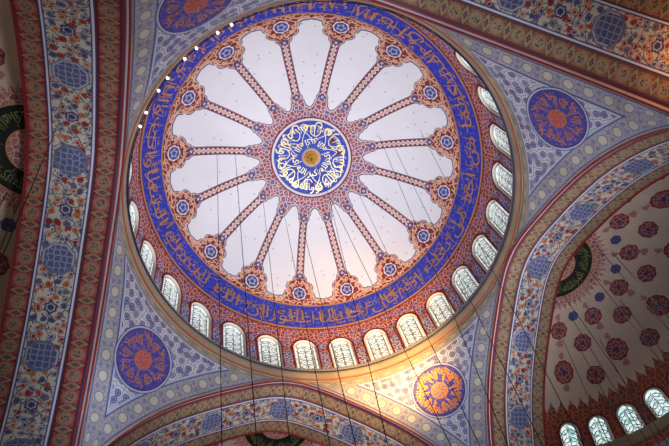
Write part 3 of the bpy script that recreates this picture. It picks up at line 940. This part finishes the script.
# ================================================================== CAMERA
C0 = Vector((-9.3357, -12.979, -37.6712+H))
Mx = Matrix(((0.918199, -0.30949, -0.247239), (0.136834, 0.833542, -0.535242), (0.371736, 0.457628, 0.807706)))
F_, PX_, PY_ = 653.8, 76.79, 120.85
cam = bpy.data.cameras.new('camera'); co = bpy.data.objects.new('camera', cam); COL.objects.link(co)
rot = Matrix((Mx[0], -Mx[1], -Mx[2])).transposed()
co.matrix_world = Matrix.Translation(C0) @ rot.to_4x4()
cam.sensor_fit = 'HORIZONTAL'; cam.sensor_width = 36; cam.lens = 36*F_/669
cam.shift_x = -PX_/669; cam.shift_y = PY_/669; cam.clip_end = 500
S.camera = co

# ================================================================== CABLES
def pix(x, y):
    d = Mx.transposed() @ Vector(((x-334.5-PX_)/F_, (y-223-PY_)/F_, 1)); return d.normalized()
def hit_sphere(x, y, c, r):
    d = pix(x, y); o = C0-Vector(c); b_ = o.dot(d); q = b_*b_-(o.dot(o)-r*r)
    return C0+d*(-b_+sqrt(max(q, 0)))
def at_z(x, y, z):
    d = pix(x, y); return C0+d*((z-C0.z)/d.z)
MAINC = (0, 0, H+ZC); RIGHTC = (SD, 0, H+SZ); LEFTC = (-SD, 0, H+SZ)
CB = [  # attach pixel, lower pixel, dome, label, radius
    ((311, 158), (451, 446), MAINC, 'dark chandelier cable hanging from the gold boss at the dome crown', .0125),
    ((379, 136), (508, 446), MAINC, 'dark chandelier cable crossing the dome panels right of the boss and the lamp glow', .0125),
    ((357, 190), (480, 446), MAINC, 'thin cable from the panel below right of the medallion', .012),
    ((217, 148), (221.9, 446), MAINC, 'thin cable hanging straight down on the left side of the dome panels', .0125),
    ((235, 152), (257, 446), MAINC, 'dark cable passing the second lower window from the left arch side', .014),
    ((262, 190), (290, 446), MAINC, 'thin cable from the dome panel just below left of the medallion', .012),
    ((283, 208), (330, 446), MAINC, 'thin cable from the rib foot straight below the medallion', .0125),
    ((300, 215), (356, 446), MAINC, 'dark cable crossing the middle of the lower arch', .014),
    ((329, 197), (388, 446), MAINC, 'dark cable beside the right part of the lower arch', .013),
    ((395, 149), (530, 420), MAINC, 'thin cable crossing the right windows of the main dome', .012),
    ((420, 130), (560, 400), MAINC, 'thin cable starting high in the right dome panel', .012),
]
for a, b_, c, lab, r in CB:
    P = hit_sphere(*a, c, RHO-.05); Q = at_z(*b_, 14.0); Q = P+(Q-P)*((P.z-5)/(P.z-Q.z))
    mb = MB(); mb.tube([tuple(P.lerp(Q, k/16)) for k in range(17)], r, M['dark'], 6)
    tag(mb.build('chandelier_cable'), lab, 'cable', 'chandelier cables under the main dome')
CR = [((560, 290), (669, 445)), ((583, 262), (669, 372)), ((596, 246), (669, 330)), ((570, 315), (650, 446)), ((578, 345), (632, 446)), ((612, 252), (669, 318)), ((620, 300), (669, 360)), ((600, 340), (660, 446)), ((563, 340), (610, 446))]
place = ['nearest the black roundel', 'crossing the middle cartouches', 'running to the right edge above the windows', 'passing left of the third window', 'passing between the first two windows',
         'highest on the right half dome', 'short, between the right cartouches', 'crossing the fourth window', 'closest to the floral arch band']
for (a, b_), pl_ in zip(CR, place):
    P = hit_sphere(*a, RIGHTC, SR-.05); Q = at_z(*b_, 18.0); Q = P+(Q-P)*((P.z-7)/(P.z-Q.z))
    mb = MB(); mb.tube([tuple(P.lerp(Q, k/12)) for k in range(13)], .02, M['dark'], 5)
    tag(mb.build('chandelier_cable'), 'thin dark cable in the right half dome, '+pl_, 'cable', 'cables under the right half dome')
for (a, b_), pl_ in zip([((18, 172), (-30, 262)), ((60, 120), (0, 262)), ((20, 200), (0, 250))], ['from its black roundel', 'slanting across the red chain border', 'just below the black roundel']):
    P = hit_sphere(*a, LEFTC, SR-.05); Q = at_z(*b_, 20.0); Q = P+(Q-P)*((P.z-9)/(P.z-Q.z))
    mb = MB(); mb.tube([tuple(P.lerp(Q, k/12)) for k in range(13)], .018, M['dark'], 5)
    tag(mb.build('chandelier_cable'), 'thin dark cable in the left half dome, '+pl_, 'cable', 'cables under the left half dome')

# ================================================================== LIGHT
w = bpy.data.worlds.new('hall_daylight'); S.world = w; w.use_nodes = True
bg = w.node_tree.nodes['Background']; bg.inputs[0].default_value = (.80, .86, 1.0, 1); bg.inputs[1].default_value = .055
def area(name, loc, aim, size, power, col, spread=180):
    l = bpy.data.lights.new(name, 'AREA'); l.shape = 'DISK'; l.size = size; l.energy = power; l.color = col; l.spread = R(spread)
    o = bpy.data.objects.new(name, l); COL.objects.link(o); o.location = loc
    o.rotation_euler = (Vector(aim)-Vector(loc)).to_track_quat('-Z', 'Y').to_euler(); return o
def point(name, loc, power, col, size=.3):
    l = bpy.data.lights.new(name, 'POINT'); l.energy = power; l.color = col; l.shadow_soft_size = size
    o = bpy.data.objects.new(name, l); COL.objects.link(o); o.location = loc; return o
def local(ax, r, z): return (r*cos(R(ax)), r*sin(R(ax)), H+z)
area('chandelier_light', (6.5, 2.5, 8), (1.2, 1.0, H), 12, 2750, (.93, .95, 1), 70)
def spot(name, loc, aim, power, col, cone, size=.3):
    l = bpy.data.lights.new(name, 'SPOT'); l.energy = power; l.color = col; l.spot_size = R(cone); l.spot_blend = .9; l.shadow_soft_size = size
    o = bpy.data.objects.new(name, l); COL.objects.link(o); o.location = loc
    o.rotation_euler = (Vector(aim)-Vector(loc)).to_track_quat('-Z', 'Y').to_euler(); return o
spot('cornice_floodlight', local(52, 7.6, -5.2), local(58, 12.0, -.6), 6800, (1, .58, .18), 120, .4)
point('left_half_dome_fill', (-21.0, -3.0, H-10.0), 260, (1, .84, .56), .6)  # added warm fill without a fixture, brightens the left half dome
point('arch_floodlight', (9.6, -14.4, H-11.0), 200, (1, .46, .16), .4)
point('side_window_light', (-9.8, 8.0, H-9.5), 330, (.75, .85, 1), .6)
point('right_window_light', (9.0, -4.5, H-13.0), 950, (.8, .88, 1), 1.0)
point('right_half_dome_fill', (22.0, 4.0, H-11.5), 110, (1, .74, .56), .8)  # extra fill light put in to warm the lower right half dome
S.view_settings.view_transform = 'Standard'; S.view_settings.look = 'None'; S.view_settings.gamma = 1; S.view_settings.use_curve_mapping = False
S.view_settings.exposure = 0.0
